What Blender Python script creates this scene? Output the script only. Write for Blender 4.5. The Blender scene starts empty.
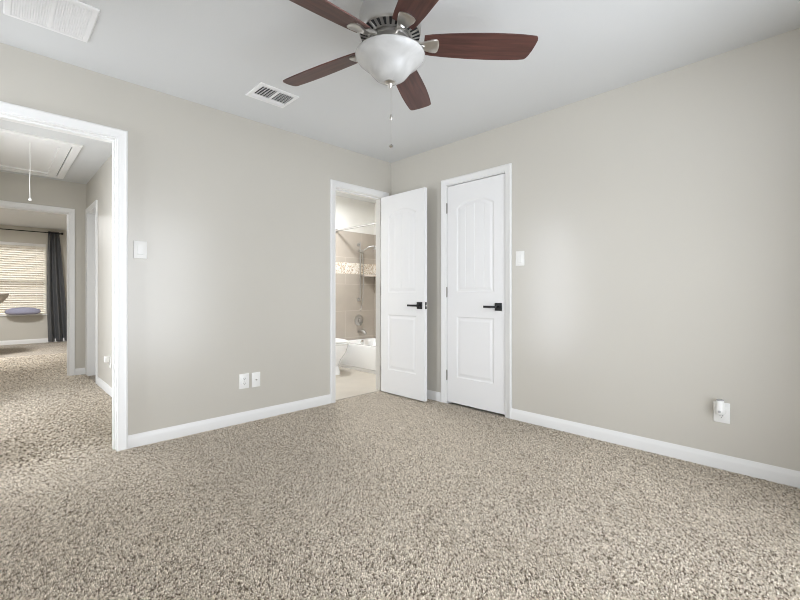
import bpy, bmesh, math, random
from mathutils import Vector, Matrix
random.seed(7)
R = math.radians
SC = bpy.context.scene
COL = SC.collection

# ---------------------------------------------------------------- camera
cam_d = bpy.data.cameras.new('camera')
cam = bpy.data.objects.new('camera', cam_d)
COL.objects.link(cam)
cam.location = (-3.046, -3.226, 1.024)
cam.rotation_euler = (R(90), 0, R(-44.60))
cam_d.sensor_width = 36.0
cam_d.lens = 412.0 / 800.0 * 36.0
cam_d.shift_y = -5.5 / 800.0
cam_d.clip_start = 0.02
SC.camera = cam

# ---------------------------------------------------------------- view, world, lights
SC.view_settings.view_transform = 'Standard'
SC.view_settings.look = 'None'
SC.view_settings.gamma = 1.0
SC.view_settings.use_curve_mapping = False
SC.view_settings.exposure = 0.0
SC.cycles.use_denoising = True
SC.cycles.filter_width = 1.0
SC.cycles.max_bounces = 16
SC.cycles.diffuse_bounces = 10
SC.cycles.sample_clamp_indirect = 6.0

W = bpy.data.worlds.new('daylight')
SC.world = W
W.use_nodes = True
bg = W.node_tree.nodes['Background']
bg.inputs[0].default_value = (0.93, 0.96, 1.0, 1)
bg.inputs[1].default_value = 1.3

def area(name, loc, direction, sx, sy, watts, col=(1, 1, 1), spread=180):
    l = bpy.data.lights.new(name, 'AREA')
    l.shape = 'RECTANGLE'; l.size = sx; l.size_y = sy
    l.energy = watts; l.color = col; l.spread = R(spread)
    o = bpy.data.objects.new(name, l)
    COL.objects.link(o)
    o.location = loc
    o.rotation_euler = Vector(direction).to_track_quat('-Z', 'Y').to_euler()
    return o

DAY = (0.92, 0.965, 1.04)
WARM = (0.97, 0.975, 0.985)
# low sun on the far side of the house
sun_d = bpy.data.lights.new('sun', 'SUN'); sun_d.energy = 9.0; sun_d.angle = R(1.0); sun_d.color = (1.0, 0.985, 0.96)
sun = bpy.data.objects.new('sun', sun_d); COL.objects.link(sun)
sun.rotation_euler = Vector((0.15, -0.57, -0.82)).to_track_quat('-Z', 'Y').to_euler()
# added area lights acting as daylight at unseen, assumed windows
area('rear_window_fill', (-1.74, -3.86, 1.12), (0, 1, -0.02), 2.10, 2.05, 68, DAY)
area('slim_window_fill', (-3.63, -0.15, 1.13), (1, -0.16, 0.0), 0.22, 2.05, 18, DAY, 120)
# unseen ceiling lamps added to brighten the hall, bathroom and back bedroom
area('hall_fill_light', (-2.82, 0.62, 2.34), (0, 0, -1), 0.30, 0.30, 11, WARM)
# added fill light behind an invented opening in the left hall wall
area('hall_opening_fill', (-3.62, 1.45, 1.02), (1, -0.1, -0.22), 1.08, 1.98, 28, DAY)
area('bath_fill_light', (-0.08, 0.95, 2.36), (0, 0, -1), 0.22, 0.22, 34, (0.96, 0.98, 1.0))
area('back_bedroom_fill_light', (-3.30, 5.9, 2.34), (0, 0, -1), 0.4, 0.4, 95, WARM)

# ---------------------------------------------------------------- materials
def newmat(name):
    m = bpy.data.materials.new(name); m.use_nodes = True
    return m, m.node_tree.nodes, m.node_tree.links, m.node_tree.nodes['Principled BSDF']

def mat(name, col, rough=0.5, metal=0.0, spec=0.5, noise=0.0, nscale=40.0, bump=0.0, bscale=200.0):
    m, N, L, P = newmat(name)
    P.inputs['Base Color'].default_value = (*col, 1)
    P.inputs['Roughness'].default_value = rough
    P.inputs['Metallic'].default_value = metal
    P.inputs['Specular IOR Level'].default_value = spec
    tc = N.new('ShaderNodeTexCoord')
    if noise:
        n = N.new('ShaderNodeTexNoise'); n.inputs['Scale'].default_value = nscale
        n.inputs['Detail'].default_value = 3
        L.new(tc.outputs['Object'], n.inputs['Vector'])
        r = N.new('ShaderNodeMapRange')
        r.inputs['To Min'].default_value = 1 - noise; r.inputs['To Max'].default_value = 1 + noise
        L.new(n.outputs['Fac'], r.inputs['Value'])
        x = N.new('ShaderNodeMix'); x.data_type = 'RGBA'; x.blend_type = 'MULTIPLY'
        x.inputs['Factor'].default_value = 1.0
        x.inputs[6].default_value = (*col, 1)
        L.new(r.outputs['Result'], x.inputs[7])
        L.new(x.outputs[2], P.inputs['Base Color'])
    if bump:
        n2 = N.new('ShaderNodeTexNoise'); n2.inputs['Scale'].default_value = bscale
        n2.inputs['Detail'].default_value = 2
        L.new(tc.outputs['Object'], n2.inputs['Vector'])
        b = N.new('ShaderNodeBump'); b.inputs['Strength'].default_value = bump
        b.inputs['Distance'].default_value = 0.002
        L.new(n2.outputs['Fac'], b.inputs['Height'])
        L.new(b.outputs['Normal'], P.inputs['Normal'])
    return m

M = {}
M['wall'] = mat('wall_paint', (0.585, 0.562, 0.508), 0.28, spec=0.7, noise=0.012, nscale=3, bump=0.03, bscale=160)
M['wall_hall'] = mat('hall_wall_paint', (0.585, 0.562, 0.508), 0.55, spec=0.3, noise=0.012, nscale=3, bump=0.03, bscale=160)
M['wall_white'] = mat('white_wall_paint', (0.84, 0.83, 0.80), 0.6, noise=0.01, nscale=3, bump=0.1, bscale=160)
M['ceil'] = mat('ceiling_paint', (0.68, 0.69, 0.69), 0.85, noise=0.012, nscale=2, bump=0.15, bscale=120)
M['trim'] = mat('white_trim_paint', (0.80, 0.80, 0.79), 0.42, noise=0.006, nscale=6)
M['door'] = mat('white_door_paint', (0.85, 0.85, 0.85), 0.38, noise=0.006, nscale=6)
M['plastic'] = mat('white_plastic', (0.87, 0.87, 0.85), 0.3, noise=0.004)
M['grille'] = mat('white_enamelled_metal', (0.84, 0.84, 0.84), 0.45, noise=0.006)
M['hinge'] = mat('hinge_nickel', (0.30, 0.29, 0.275), 0.45, metal=0.7)
M['filter'] = mat('pale_air_filter', (0.58, 0.58, 0.58), 0.9)
M['hatch'] = mat('white_hatch_paint', (0.90, 0.90, 0.89), 0.4, noise=0.006, nscale=6)
M['latch_black'] = mat('black_latch', (0.02, 0.02, 0.02), 0.5)
M['nickel_dark'] = mat('brushed_nickel_motor', (0.50, 0.49, 0.475), 0.40, metal=1.0, noise=0.05, nscale=60)
M['darkvoid'] = mat('hole_shade', (0.015, 0.015, 0.015), 0.8)  # near-black colour painting in the shade inside holes, slots and gaps
M['greyduct'] = mat('grey_duct', (0.42, 0.42, 0.42), 0.8)
M['black'] = mat('matte_black_metal', (0.012, 0.012, 0.013), 0.38, metal=0.3, noise=0.05)
M['nickel'] = mat('brushed_nickel', (0.62, 0.60, 0.57), 0.32, metal=1.0, noise=0.04, nscale=60)
M['chrome'] = mat('chrome', (0.75, 0.74, 0.72), 0.12, metal=1.0)
M['porcelain'] = mat('white_porcelain', (0.90, 0.90, 0.90), 0.12, noise=0.003)
M['fabric_dark'] = mat('dark_grey_curtain_fabric', (0.10, 0.102, 0.107), 0.30, noise=0.15, nscale=120, bump=0.2, bscale=500)
M['blind'] = mat('cream_blind', (0.86, 0.82, 0.74), 0.5, noise=0.02)
def blind_material():
    m, N, L, P = newmat('cream_slat')
    P.inputs['Base Color'].default_value = (0.90, 0.885, 0.85, 1); P.inputs['Roughness'].default_value = 0.5
    t = N.new('ShaderNodeBsdfTranslucent'); t.inputs['Color'].default_value = (0.92, 0.90, 0.85, 1)
    x = N.new('ShaderNodeMixShader'); x.inputs[0].default_value = 0.45
    L.new(P.outputs[0], x.inputs[1]); L.new(t.outputs[0], x.inputs[2])
    L.new(x.outputs[0], N['Material Output'].inputs['Surface'])
    return m
M['slat'] = blind_material()
M['tan'] = mat('tan_upholstery', (0.42, 0.37, 0.32), 0.9, noise=0.3, nscale=60, bump=0.4, bscale=200)
M['lavender'] = mat('lavender_fabric', (0.34, 0.34, 0.45), 0.9, noise=0.08, nscale=30)
M['ground'] = mat('pale_ground', (0.55, 0.50, 0.40), 0.9, noise=0.2, nscale=2)
M['cord'] = mat('white_cord', (0.85, 0.85, 0.83), 0.6, noise=0.01)

def carpet_material():
    m, N, L, P = newmat('carpet')
    P.inputs['Roughness'].default_value = 0.95
    P.inputs['Specular IOR Level'].default_value = 0.08
    P.inputs['Sheen Weight'].default_value = 0.15
    tc = N.new('ShaderNodeTexCoord')
    nw = N.new('ShaderNodeTexNoise'); nw.inputs['Scale'].default_value = 70; nw.inputs['Detail'].default_value = 2
    L.new(tc.outputs['Object'], nw.inputs['Vector'])
    warp = N.new('ShaderNodeMix'); warp.data_type = 'RGBA'; warp.blend_type = 'LINEAR_LIGHT'
    warp.inputs['Factor'].default_value = 0.006
    L.new(tc.outputs['Object'], warp.inputs[6]); L.new(nw.outputs['Color'], warp.inputs[7])
    v = N.new('ShaderNodeTexVoronoi'); v.inputs['Scale'].default_value = 150
    L.new(warp.outputs[2], v.inputs['Vector'])
    sep = N.new('ShaderNodeSeparateColor'); L.new(v.outputs['Color'], sep.inputs[0])
    ramp = N.new('ShaderNodeValToRGB')
    e = ramp.color_ramp.elements
    e[0].position = 0.0; e[0].color = (0.085, 0.066, 0.048, 1)
    e[1].position = 1.0; e[1].color = (0.74, 0.68, 0.60, 1)
    for p, c in ((0.16, (0.20, 0.16, 0.12)), (0.34, (0.36, 0.31, 0.25)), (0.65, (0.50, 0.44, 0.365))):
        q = e.new(p); q.color = (*c, 1)
    L.new(sep.outputs[0], ramp.inputs['Fac'])
    # broad random colour patches painting in the shading of leaning pile
    n = N.new('ShaderNodeTexNoise'); n.inputs['Scale'].default_value = 2.2; n.inputs['Detail'].default_value = 4
    n.inputs['Roughness'].default_value = 0.6
    L.new(tc.outputs['Object'], n.inputs['Vector'])
    mr = N.new('ShaderNodeMapRange'); mr.inputs['From Min'].default_value = 0.3; mr.inputs['From Max'].default_value = 0.7
    mr.inputs['To Min'].default_value = 0.86; mr.inputs['To Max'].default_value = 1.12
    L.new(n.outputs['Fac'], mr.inputs['Value'])
    mul = N.new('ShaderNodeMix'); mul.data_type = 'RGBA'; mul.blend_type = 'MULTIPLY'; mul.inputs['Factor'].default_value = 1
    L.new(ramp.outputs['Color'], mul.inputs[6]); L.new(mr.outputs['Result'], mul.inputs[7])
    L.new(mul.outputs[2], P.inputs['Base Color'])
    b = N.new('ShaderNodeBump'); b.inputs['Strength'].default_value = 0.9; b.inputs['Distance'].default_value = 0.006
    b.invert = True
    L.new(v.outputs['Distance'], b.inputs['Height'])
    L.new(b.outputs['Normal'], P.inputs['Normal'])
    return m
M['carpet'] = carpet_material()

def tile_material(name, col, w, h, mortar_col, off=0.5, msize=0.004, axes='XZ', rough=0.35):
    m, N, L, P = newmat(name)
    P.inputs['Roughness'].default_value = rough
    tc = N.new('ShaderNodeTexCoord')
    sp = N.new('ShaderNodeSeparateXYZ'); L.new(tc.outputs['Object'], sp.inputs[0])
    cb = N.new('ShaderNodeCombineXYZ')
    L.new(sp.outputs[axes[0]], cb.inputs[0]); L.new(sp.outputs[axes[1]], cb.inputs[1])
    br = N.new('ShaderNodeTexBrick'); br.offset = off
    br.inputs['Scale'].default_value = 1.0
    br.inputs['Brick Width'].default_value = w; br.inputs['Row Height'].default_value = h
    br.inputs['Mortar Size'].default_value = msize
    br.inputs['Color1'].default_value = (*col, 1)
    br.inputs['Color2'].default_value = (*[c * 0.95 for c in col], 1)
    br.inputs['Mortar'].default_value = (*mortar_col, 1)
    L.new(cb.outputs[0], br.inputs['Vector'])
    n = N.new('ShaderNodeTexNoise'); n.inputs['Scale'].default_value = 6; n.inputs['Detail'].default_value = 5
    L.new(tc.outputs['Object'], n.inputs['Vector'])
    mr = N.new('ShaderNodeMapRange'); mr.inputs['To Min'].default_value = 0.9; mr.inputs['To Max'].default_value = 1.1
    L.new(n.outputs['Fac'], mr.inputs['Value'])
    mul = N.new('ShaderNodeMix'); mul.data_type = 'RGBA'; mul.blend_type = 'MULTIPLY'; mul.inputs['Factor'].default_value = 1
    L.new(br.outputs['Color'], mul.inputs[6]); L.new(mr.outputs['Result'], mul.inputs[7])
    L.new(mul.outputs[2], P.inputs['Base Color'])
    return m
M['tile_far'] = tile_material('taupe_wall_tile', (0.465, 0.415, 0.36), 0.61, 0.392, (0.56, 0.51, 0.46), axes='XZ')
M['tile_side'] = tile_material('taupe_side_tile', (0.465, 0.415, 0.36), 0.61, 0.392, (0.56, 0.51, 0.46), axes='YZ')
M['tile_floor'] = tile_material('pale_floor_tile', (0.52, 0.475, 0.41), 0.61, 0.305, (0.52, 0.47, 0.40), axes='XY', rough=0.4)

M['brick'] = tile_material('tan_brick', (0.34, 0.27, 0.19), 0.22, 0.075, (0.45, 0.40, 0.33), axes='XZ', rough=0.9, msize=0.012)

def mosaic_material():
    m, N, L, P = newmat('pebble_mosaic')
    P.inputs['Roughness'].default_value = 0.3
    tc = N.new('ShaderNodeTexCoord')
    v = N.new('ShaderNodeTexVoronoi'); v.inputs['Scale'].default_value = 60
    L.new(tc.outputs['Object'], v.inputs['Vector'])
    sep = N.new('ShaderNodeSeparateColor'); L.new(v.outputs['Color'], sep.inputs[0])
    ramp = N.new('ShaderNodeValToRGB'); ramp.color_ramp.interpolation = 'CONSTANT'
    e = ramp.color_ramp.elements
    e[0].position = 0; e[0].color = (0.55, 0.44, 0.34, 1)
    e[1].position = 0.18; e[1].color = (0.80, 0.74, 0.65, 1)
    q = e.new(0.6); q.color = (0.88, 0.85, 0.80, 1)
    q = e.new(0.85); q.color = (0.62, 0.52, 0.42, 1)
    L.new(sep.outputs[0], ramp.inputs['Fac'])
    L.new(ramp.outputs['Color'], P.inputs['Base Color'])
    b = N.new('ShaderNodeBump'); b.inputs['Strength'].default_value = 0.5; b.inputs['Distance'].default_value = 0.004; b.invert = True
    L.new(v.outputs['Distance'], b.inputs['Height']); L.new(b.outputs['Normal'], P.inputs['Normal'])
    return m
M['mosaic'] = mosaic_material()

def wood_material():
    m, N, L, P = newmat('cherry_wood')
    P.inputs['Roughness'].default_value = 0.42
    tc = N.new('ShaderNodeTexCoord')
    mp = N.new('ShaderNodeMapping'); mp.inputs['Scale'].default_value = (1.6, 22, 22)
    L.new(tc.outputs['Object'], mp.inputs['Vector'])
    n = N.new('ShaderNodeTexNoise'); n.inputs['Scale'].default_value = 2.2; n.inputs['Detail'].default_value = 6
    n.inputs['Distortion'].default_value = 0.8
    L.new(mp.outputs[0], n.inputs['Vector'])
    ramp = N.new('ShaderNodeValToRGB')
    e = ramp.color_ramp.elements
    e[0].position = 0.3; e[0].color = (0.050, 0.021, 0.017, 1)
    e[1].position = 0.72; e[1].color = (0.120, 0.048, 0.037, 1)
    L.new(n.outputs['Fac'], ramp.inputs['Fac'])
    L.new(ramp.outputs['Color'], P.inputs['Base Color'])
    return m
M['wood'] = wood_material()

def alabaster():
    m, N, L, P = newmat('alabaster_glass')
    P.inputs['Roughness'].default_value = 0.25
    tc = N.new('ShaderNodeTexCoord')
    n = N.new('ShaderNodeTexNoise'); n.inputs['Scale'].default_value = 7; n.inputs['Detail'].default_value = 3
    n.inputs['Distortion'].default_value = 1.5
    L.new(tc.outputs['Object'], n.inputs['Vector'])
    ramp = N.new('ShaderNodeValToRGB')
    e = ramp.color_ramp.elements
    e[0].position = 0.35; e[0].color = (0.48, 0.48, 0.47, 1)
    e[1].position = 0.65; e[1].color = (0.58, 0.58, 0.57, 1)
    L.new(n.outputs['Fac'], ramp.inputs['Fac'])
    L.new(ramp.outputs['Color'], P.inputs['Base Color'])
    P.inputs['Subsurface Weight'].default_value = 0.3
    P.inputs['Subsurface Radius'].default_value = (0.02, 0.02, 0.02)
    return m
M['alabaster'] = alabaster()

def glass():
    m, N, L, P = newmat('window_glass')
    t = N.new('ShaderNodeBsdfTransparent'); g = N.new('ShaderNodeBsdfGlossy'); g.inputs['Roughness'].default_value = 0.02
    f = N.new('ShaderNodeFresnel'); f.inputs['IOR'].default_value = 1.12
    x = N.new('ShaderNodeMixShader')
    L.new(f.outputs[0], x.inputs[0]); L.new(t.outputs[0], x.inputs[1]); L.new(g.outputs[0], x.inputs[2])
    L.new(x.outputs[0], N['Material Output'].inputs['Surface'])
    N.remove(P)
    return m
M['glass'] = glass()

# ---------------------------------------------------------------- helpers
def link(name, bm, material, parent=None, smooth=40):
    bmesh.ops.recalc_face_normals(bm, faces=bm.faces)
    me = bpy.data.meshes.new(name)
    bm.to_mesh(me); bm.free()
    if smooth:
        me.polygons.foreach_set('use_smooth', [True] * len(me.polygons))
        me.set_sharp_from_angle(angle=R(smooth))
    me.materials.append(material)
    o = bpy.data.objects.new(name, me)
    COL.objects.link(o)
    if parent is not None:
        o.parent = parent
    return o

def tag(o, label=None, cat=None, group=None, kind=None):
    if label: o['label'] = label
    if cat: o['category'] = cat
    if group: o['group'] = group
    if kind: o['kind'] = kind
    return o

def thing(name, loc, label, cat, rz=0.0, group=None, kind=None):
    o = bpy.data.objects.new(name, None)
    o.empty_display_size = 0.1
    COL.objects.link(o)
    o.location = loc; o.rotation_euler = (0, 0, rz)
    return tag(o, label, cat, group, kind)

def box(bm, a, b, bev=0.0, seg=2):
    """axis-aligned box from corner a to corner b"""
    c = [(x + y) / 2 for x, y in zip(a, b)]
    s = [abs(y - x) for x, y in zip(a, b)]
    r = bmesh.ops.create_cube(bm, size=1.0, matrix=Matrix.Translation(c) @ Matrix.Diagonal((*s, 1)))
    if bev:
        es = list({e for v in r['verts'] for e in v.link_edges})
        bmesh.ops.bevel(bm, geom=es, offset=bev, segments=seg, affect='EDGES', profile=0.5)
    return bm

def new_box(a, b, bev=0.0, seg=2):
    return box(bmesh.new(), a, b, bev, seg)

def lathe(prof, n=48, bm=None, center=(0, 0, 0), axis='Z', sx=1.0, sy=1.0):
    bm = bm or bmesh.new()
    rings = []
    for r, z in prof:
        if r <= 1e-6:
            rings.append([bm.verts.new((0, 0, z))])
        else:
            rings.append([bm.verts.new((sx * r * math.cos(2 * math.pi * k / n), sy * r * math.sin(2 * math.pi * k / n), z)) for k in range(n)])
    for a, b in zip(rings, rings[1:]):
        for k in range(n):
            k2 = (k + 1) % n
            if len(a) == 1 and len(b) == 1: continue
            if len(a) == 1: bm.faces.new((a[0], b[k], b[k2]))
            elif len(b) == 1: bm.faces.new((a[k], a[k2], b[0]))
            else: bm.faces.new((a[k], a[k2], b[k2], b[k]))
    vs = [v for r in rings for v in r]
    if axis == 'X':
        bmesh.ops.transform(bm, matrix=Matrix.Rotation(R(90), 4, 'Y'), verts=vs)
    if axis == 'Y':
        bmesh.ops.transform(bm, matrix=Matrix.Rotation(R(-90), 4, 'X'), verts=vs)
    bmesh.ops.translate(bm, vec=center, verts=vs)
    return bm

def tube(pts, r, n=12, bm=None, cap=True):
    bm = bm or bmesh.new()
    pts = [Vector(p) for p in pts]
    rings = []
    prev = None
    for i, p in enumerate(pts):
        d = (pts[min(i + 1, len(pts) - 1)] - pts[max(i - 1, 0)]).normalized()
        ref = prev if prev is not None else (Vector((0, 0, 1)) if abs(d.z) < 0.9 else Vector((1, 0, 0)))
        u = (ref - d * ref.dot(d)).normalized()
        prev = u
        w = d.cross(u)
        rr = r[i] if isinstance(r, (list, tuple)) else r
        rings.append([bm.verts.new(p + rr * (math.cos(2 * math.pi * k / n) * u + math.sin(2 * math.pi * k / n) * w)) for k in range(n)])
    for a, b in zip(rings, rings[1:]):
        for k in range(n):
            bm.faces.new((a[k], a[(k + 1) % n], b[(k + 1) % n], b[k]))
    if cap:
        bm.faces.new(rings[0][::-1]); bm.faces.new(rings[-1])
    return bm

def wall(name, axis, p0, p1, u0, u1, z0, z1, openings, material, label):
    """wall slab between planes p0..p1 on an axis ('x' or 'y'), with rectangular openings (ua, ub, za, zb)"""
    us = sorted({u0, u1, *[o[0] for o in openings], *[o[1] for o in openings]})
    z0 = -0.006 if z0 == 0 else z0
    openings = [(a, b, -0.006 if c == 0 else c, d) for a, b, c, d in openings]
    zs = sorted({z0, z1, *[o[2] for o in openings], *[o[3] for o in openings]})
    bm = bmesh.new(); vs = {}
    def V(i, j, s):
        k = (i, j, s)
        if k not in vs:
            p = p1 if s else p0
            vs[k] = bm.verts.new((p, us[i], zs[j]) if axis == 'x' else (us[i], p, zs[j]))
        return vs[k]
    nu, nz = len(us) - 1, len(zs) - 1
    def solid(i, j):
        if i < 0 or j < 0 or i >= nu or j >= nz: return False
        cu, cz = (us[i] + us[i + 1]) / 2, (zs[j] + zs[j + 1]) / 2
        return not any(a < cu < b and c < cz < d for a, b, c, d in openings)
    for i in range(nu):
        for j in range(nz):
            if not solid(i, j): continue
            for s in (0, 1):
                bm.faces.new((V(i, j, s), V(i + 1, j, s), V(i + 1, j + 1, s), V(i, j + 1, s)))
            if not solid(i - 1, j): bm.faces.new((V(i, j, 0), V(i, j + 1, 0), V(i, j + 1, 1), V(i, j, 1)))
            if not solid(i + 1, j): bm.faces.new((V(i + 1, j, 0), V(i + 1, j + 1, 0), V(i + 1, j + 1, 1), V(i + 1, j, 1)))
            if not solid(i, j - 1): bm.faces.new((V(i, j, 0), V(i + 1, j, 0), V(i + 1, j, 1), V(i, j, 1)))
            if not solid(i, j + 1): bm.faces.new((V(i, j + 1, 0), V(i + 1, j + 1, 0), V(i + 1, j + 1, 1), V(i, j + 1, 1)))
    o = link(name, bm, material, smooth=0)
    return tag(o, label, 'wall', kind='structure')

def slab(name, a, b, material, label, cat):
    o = link(name, new_box(a, b), material, smooth=0)
    return tag(o, label, cat, kind='structure')

CAS = [(0, 0), (0, 0.008), (0.003, 0.0105), (0.018, 0.0115), (0.021, 0.013), (0.042, 0.0155), (0.046, 0.018), (0.053, 0.018), (0.057, 0.015), (0.057, 0)]

def sweep_u(bm, ua, ub, zt, prof, P, r=0.005):
    """sweep a profile (w outward, v off the wall) round the sides and head of an opening; P(u, z, v) -> world"""
    rows = []
    for w, v in prof:
        rows.append([bm.verts.new(P(*q, v)) for q in
                     ((ua - r - w, -0.006), (ua - r - w, zt + r + w), (ub + r + w, zt + r + w), (ub + r + w, -0.006))])
    n = len(rows)
    for i in range(n):
        a, b = rows[i], rows[(i + 1) % n]
        for k in range(3):
            bm.faces.new((a[k], a[k + 1], b[k + 1], b[k]))
    bm.faces.new([q[0] for q in rows]); bm.faces.new([q[3] for q in rows[::-1]])

def casing(name, axis, face0, face1, ua, ub, zt, label, strike=None, stop=None):
    """both casings and the jamb of a doorway in a wall whose faces are face0 < face1"""
    def PP(face, sgn):
        return (lambda u, z, v: (face + sgn * v, u, z)) if axis == 'x' else (lambda u, z, v: (u, face + sgn * v, z))
    b1 = bmesh.new(); sweep_u(b1, ua, ub, zt, CAS, PP(face0, -1))
    t = link(name, b1, M['trim'], smooth=30)
    tag(t, label, 'door trim', kind='structure')
    b2 = bmesh.new(); sweep_u(b2, ua, ub, zt, CAS, PP(face1, 1))
    link('rear_casing', b2, M['trim'], t, smooth=30)
    th = face1 - face0
    b3 = bmesh.new(); sweep_u(b3, ua, ub, zt, [(0, 0), (0.018, 0), (0.018, -th), (0, -th)], PP(face0, -1), r=0.0)
    link('jamb', b3, M['trim'], t, smooth=0)
    if stop is not None:
        b4 = bmesh.new(); sweep_u(b4, ua, ub, zt, [(-0.011, -stop), (0, -stop), (0, -stop - 0.034), (-0.011, -stop - 0.034)], PP(face0, -1), r=0.0)
        link('door_stop', b4, M['trim'], t, smooth=0)
    return t

BASE = [(0, -0.006), (0.013, -0.006), (0.0135, 0.052), (0.0115, 0.060), (0.0105, 0.064), (0.0075, 0.074), (0.005, 0.081), (0.004, 0.085), (0, 0.085)]
def baseboard(name, p0, p1, nrm, label):
    bm = bmesh.new()
    p0, p1, nrm = Vector((*p0, 0)), Vector((*p1, 0)), Vector((*nrm, 0))
    rows = [[bm.verts.new(p + nrm * d + Vector((0, 0, h))) for d, h in BASE] for p in (p0, p1)]
    n = len(BASE)
    for i in range(n):
        bm.faces.new((rows[0][i], rows[0][(i + 1) % n], rows[1][(i + 1) % n], rows[1][i]))
    bm.faces.new(rows[0][::-1]); bm.faces.new(rows[1])
    o = link(name, bm, M['trim'], smooth=25)
    return tag(o, label, 'baseboard', kind='structure')

# ---------------------------------------------------------------- room shell
H = 2.44
slab('floor', (-5.32, -3.80, -0.10), (1.29, 8.52, -0.006), M['carpet'], 'speckled beige carpet running from the bedroom through the hall', 'floor')
slab('ceiling', (-5.32, -3.80, H), (1.29, 8.52, H + 0.1), M['ceil'], 'pale grey painted ceiling over the bedroom and hall', 'ceiling')

HALL = (-3.285, -2.475)     # hall doorway in the left wall
BATH = (-0.728, -0.110)     # bathroom doorway in the left wall
CLO = (-1.390, -0.768)      # closet doorway in the right wall (y)
DH = 2.045
J = 0.018
wall('wall_left', 'y', 0.0, 0.12, -3.62, 1.29, 0, H, [(HALL[0] - J, HALL[1] + J, 0, DH + J), (BATH[0] - J, BATH[1] + J, 0, DH + J)], M['wall'], 'beige bedroom wall with the hall and bathroom doorways')
wall('wall_right', 'x', 0.0, 0.12, -3.80, 0.0, 0, H, [(CLO[0] - J, CLO[1] + J, 0, DH + J)], M['wall'], 'beige bedroom wall with the closet door')
wall('wall_rear', 'y', -3.80, -3.68, -3.62, 0.0, 0, H, [(-2.80, -0.66, 0.06, 2.20)], M['wall'], 'beige bedroom wall behind the viewer')
wall('wall_side', 'x', -3.62, -3.50, -3.68, 0.0, 0, H, [(-0.29, -0.03, 0.06, 2.20)], M['wall'], 'beige bedroom side wall with an added window')  # opening made for the added slim window
# closet behind the right wall
wall('wall_closet', 'x', 0.75, 0.85, -2.2, 0.0, 0, H, [], M['wall'], 'back wall inside the closed closet')
wall('wall_closet_end', 'y', -2.2, -2.1, 0.12, 0.75, 0, H, [], M['wall'], 'end wall inside the closed closet')
# hall
HX = -2.198
HFAR = 3.38
OPN = (2.63, 3.25)
BED = (-3.14, -2.375)
wall('wall_hall_right', 'x', HX, HX + 0.12, 0.12, HFAR, 0, H, [(OPN[0] - J, OPN[1] + J, 0, DH + J)], M['wall_hall'], 'beige right wall of the hall with an outlet')
wall('wall_hall_left', 'x', -3.54, -3.42, 0.12, HFAR, 0, H, [(0.90, 2.00, 0, DH)], M['wall_hall'], 'left wall of the hall with a wide opening added for light')  # opening invented to let fill light into the hall
wall('wall_hall_far', 'y', HFAR, HFAR + 0.12, -5.32, -1.28, 0, H, [(BED[0] - J, BED[1] + J, 0, DH + J)], M['wall_hall'], 'beige far wall of the hall around the back bedroom doorway')
# back bedroom
BY = 8.40
WIN = (-3.40, -2.245, 0.61, 2.10)
wall('wall_back_bedroom_far', 'y', BY, BY + 0.12, -5.32, -1.28, 0, H, [WIN], M['wall_hall'], 'grey back bedroom wall around the window with blinds')
wall('wall_back_bedroom_right', 'x', -1.40, -1.28, HFAR + 0.12, BY, 0, H, [], M['wall_hall'], 'right wall of the back bedroom')
wall('wall_back_bedroom_left', 'x', -5.32, -5.20, HFAR + 0.12, BY, 0, H, [], M['wall_hall'], 'left wall of the back bedroom')
# bathroom
FY = 1.62
wall('wall_bath_far', 'y', FY, FY + 0.12, -1.47, 1.29, 0, H, [], M['wall_white'], 'white bathroom wall above the shower tile')
wall('wall_bath_right', 'x', 1.17, 1.29, 0.12, FY, 0, H, [], M['wall_white'], 'white bathroom wall along the tub')
wall('wall_bath_left', 'x', -1.47, -1.35, 0.12, FY, 0, H, [], M['wall_white'], 'white bathroom wall beyond the toilet')
slab('floor_bath', (-1.35, 0.03, 0.0005), (1.17, FY, 0.008), M['tile_floor'], 'pale beige tiled bathroom floor', 'floor')
slab('ground', (-9, 8.6, -0.5), (4, 16, -0.4), M['ground'], 'pale ground outside the back bedroom window', 'ground')
slab('wall_neighbor', (-8, 12.0, -0.4), (3, 12.2, 4.5), M['brick'], 'tan brick wall of the house next door beyond the blinds', 'wall')

# ---------------------------------------------------------------- trims and baseboards
t1 = casing('trim_1', 'y', 0.0, 0.12, *HALL, DH, 'white casing around the wide hall doorway', stop=0.035)
link('strike_plate', new_box((HALL[1] - 0.0025, 0.078, 0.885), (HALL[1] + 0.001, 0.106, 0.955), 0.001), M['nickel'], t1)
link('latch_hole', new_box((HALL[1] - 0.0032, 0.087, 0.905), (HALL[1] - 0.0020, 0.098, 0.935)), M['darkvoid'], t1)
casing('trim_2', 'y', 0.0, 0.12, *BATH, DH, 'white casing around the bathroom doorway', stop=0.045)
casing('trim_3', 'x', 0.0, 0.12, *CLO, DH, 'white casing around the closed closet door', stop=0.045)
casing('trim_4', 'y', HFAR, HFAR + 0.12, *BED, DH, 'white casing around the back bedroom doorway', stop=0.045)
casing('trim_5', 'x', HX, HX + 0.12, *OPN, DH, 'white casing of the doorway in the right hall wall')
CW = 0.062
baseboard('baseboard_left', (HALL[1] + CW, 0), (BATH[0] - CW, 0), (0, -1), 'white baseboard between the hall and bathroom doorways')
baseboard('baseboard_left_corner', (BATH[1] + CW, 0), (0, 0), (0, -1), 'short white baseboard behind the open bathroom door')
baseboard('baseboard_right_corner', (0, -0.0135), (0, CLO[1] + CW), (-1, 0), 'short white baseboard between the corner and the closet')
baseboard('baseboard_right', (0, CLO[0] - CW), (0, -3.68), (-1, 0), 'long white baseboard right of the closet door')
baseboard('baseboard_hall_right', (HX, 0.12), (HX, OPN[0] - CW), (-1, 0), 'white baseboard along the right hall wall')
baseboard('baseboard_hall_right_end', (HX, OPN[1] + CW), (HX, HFAR), (-1, 0), 'tiny white baseboard at the hall corner')
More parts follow.
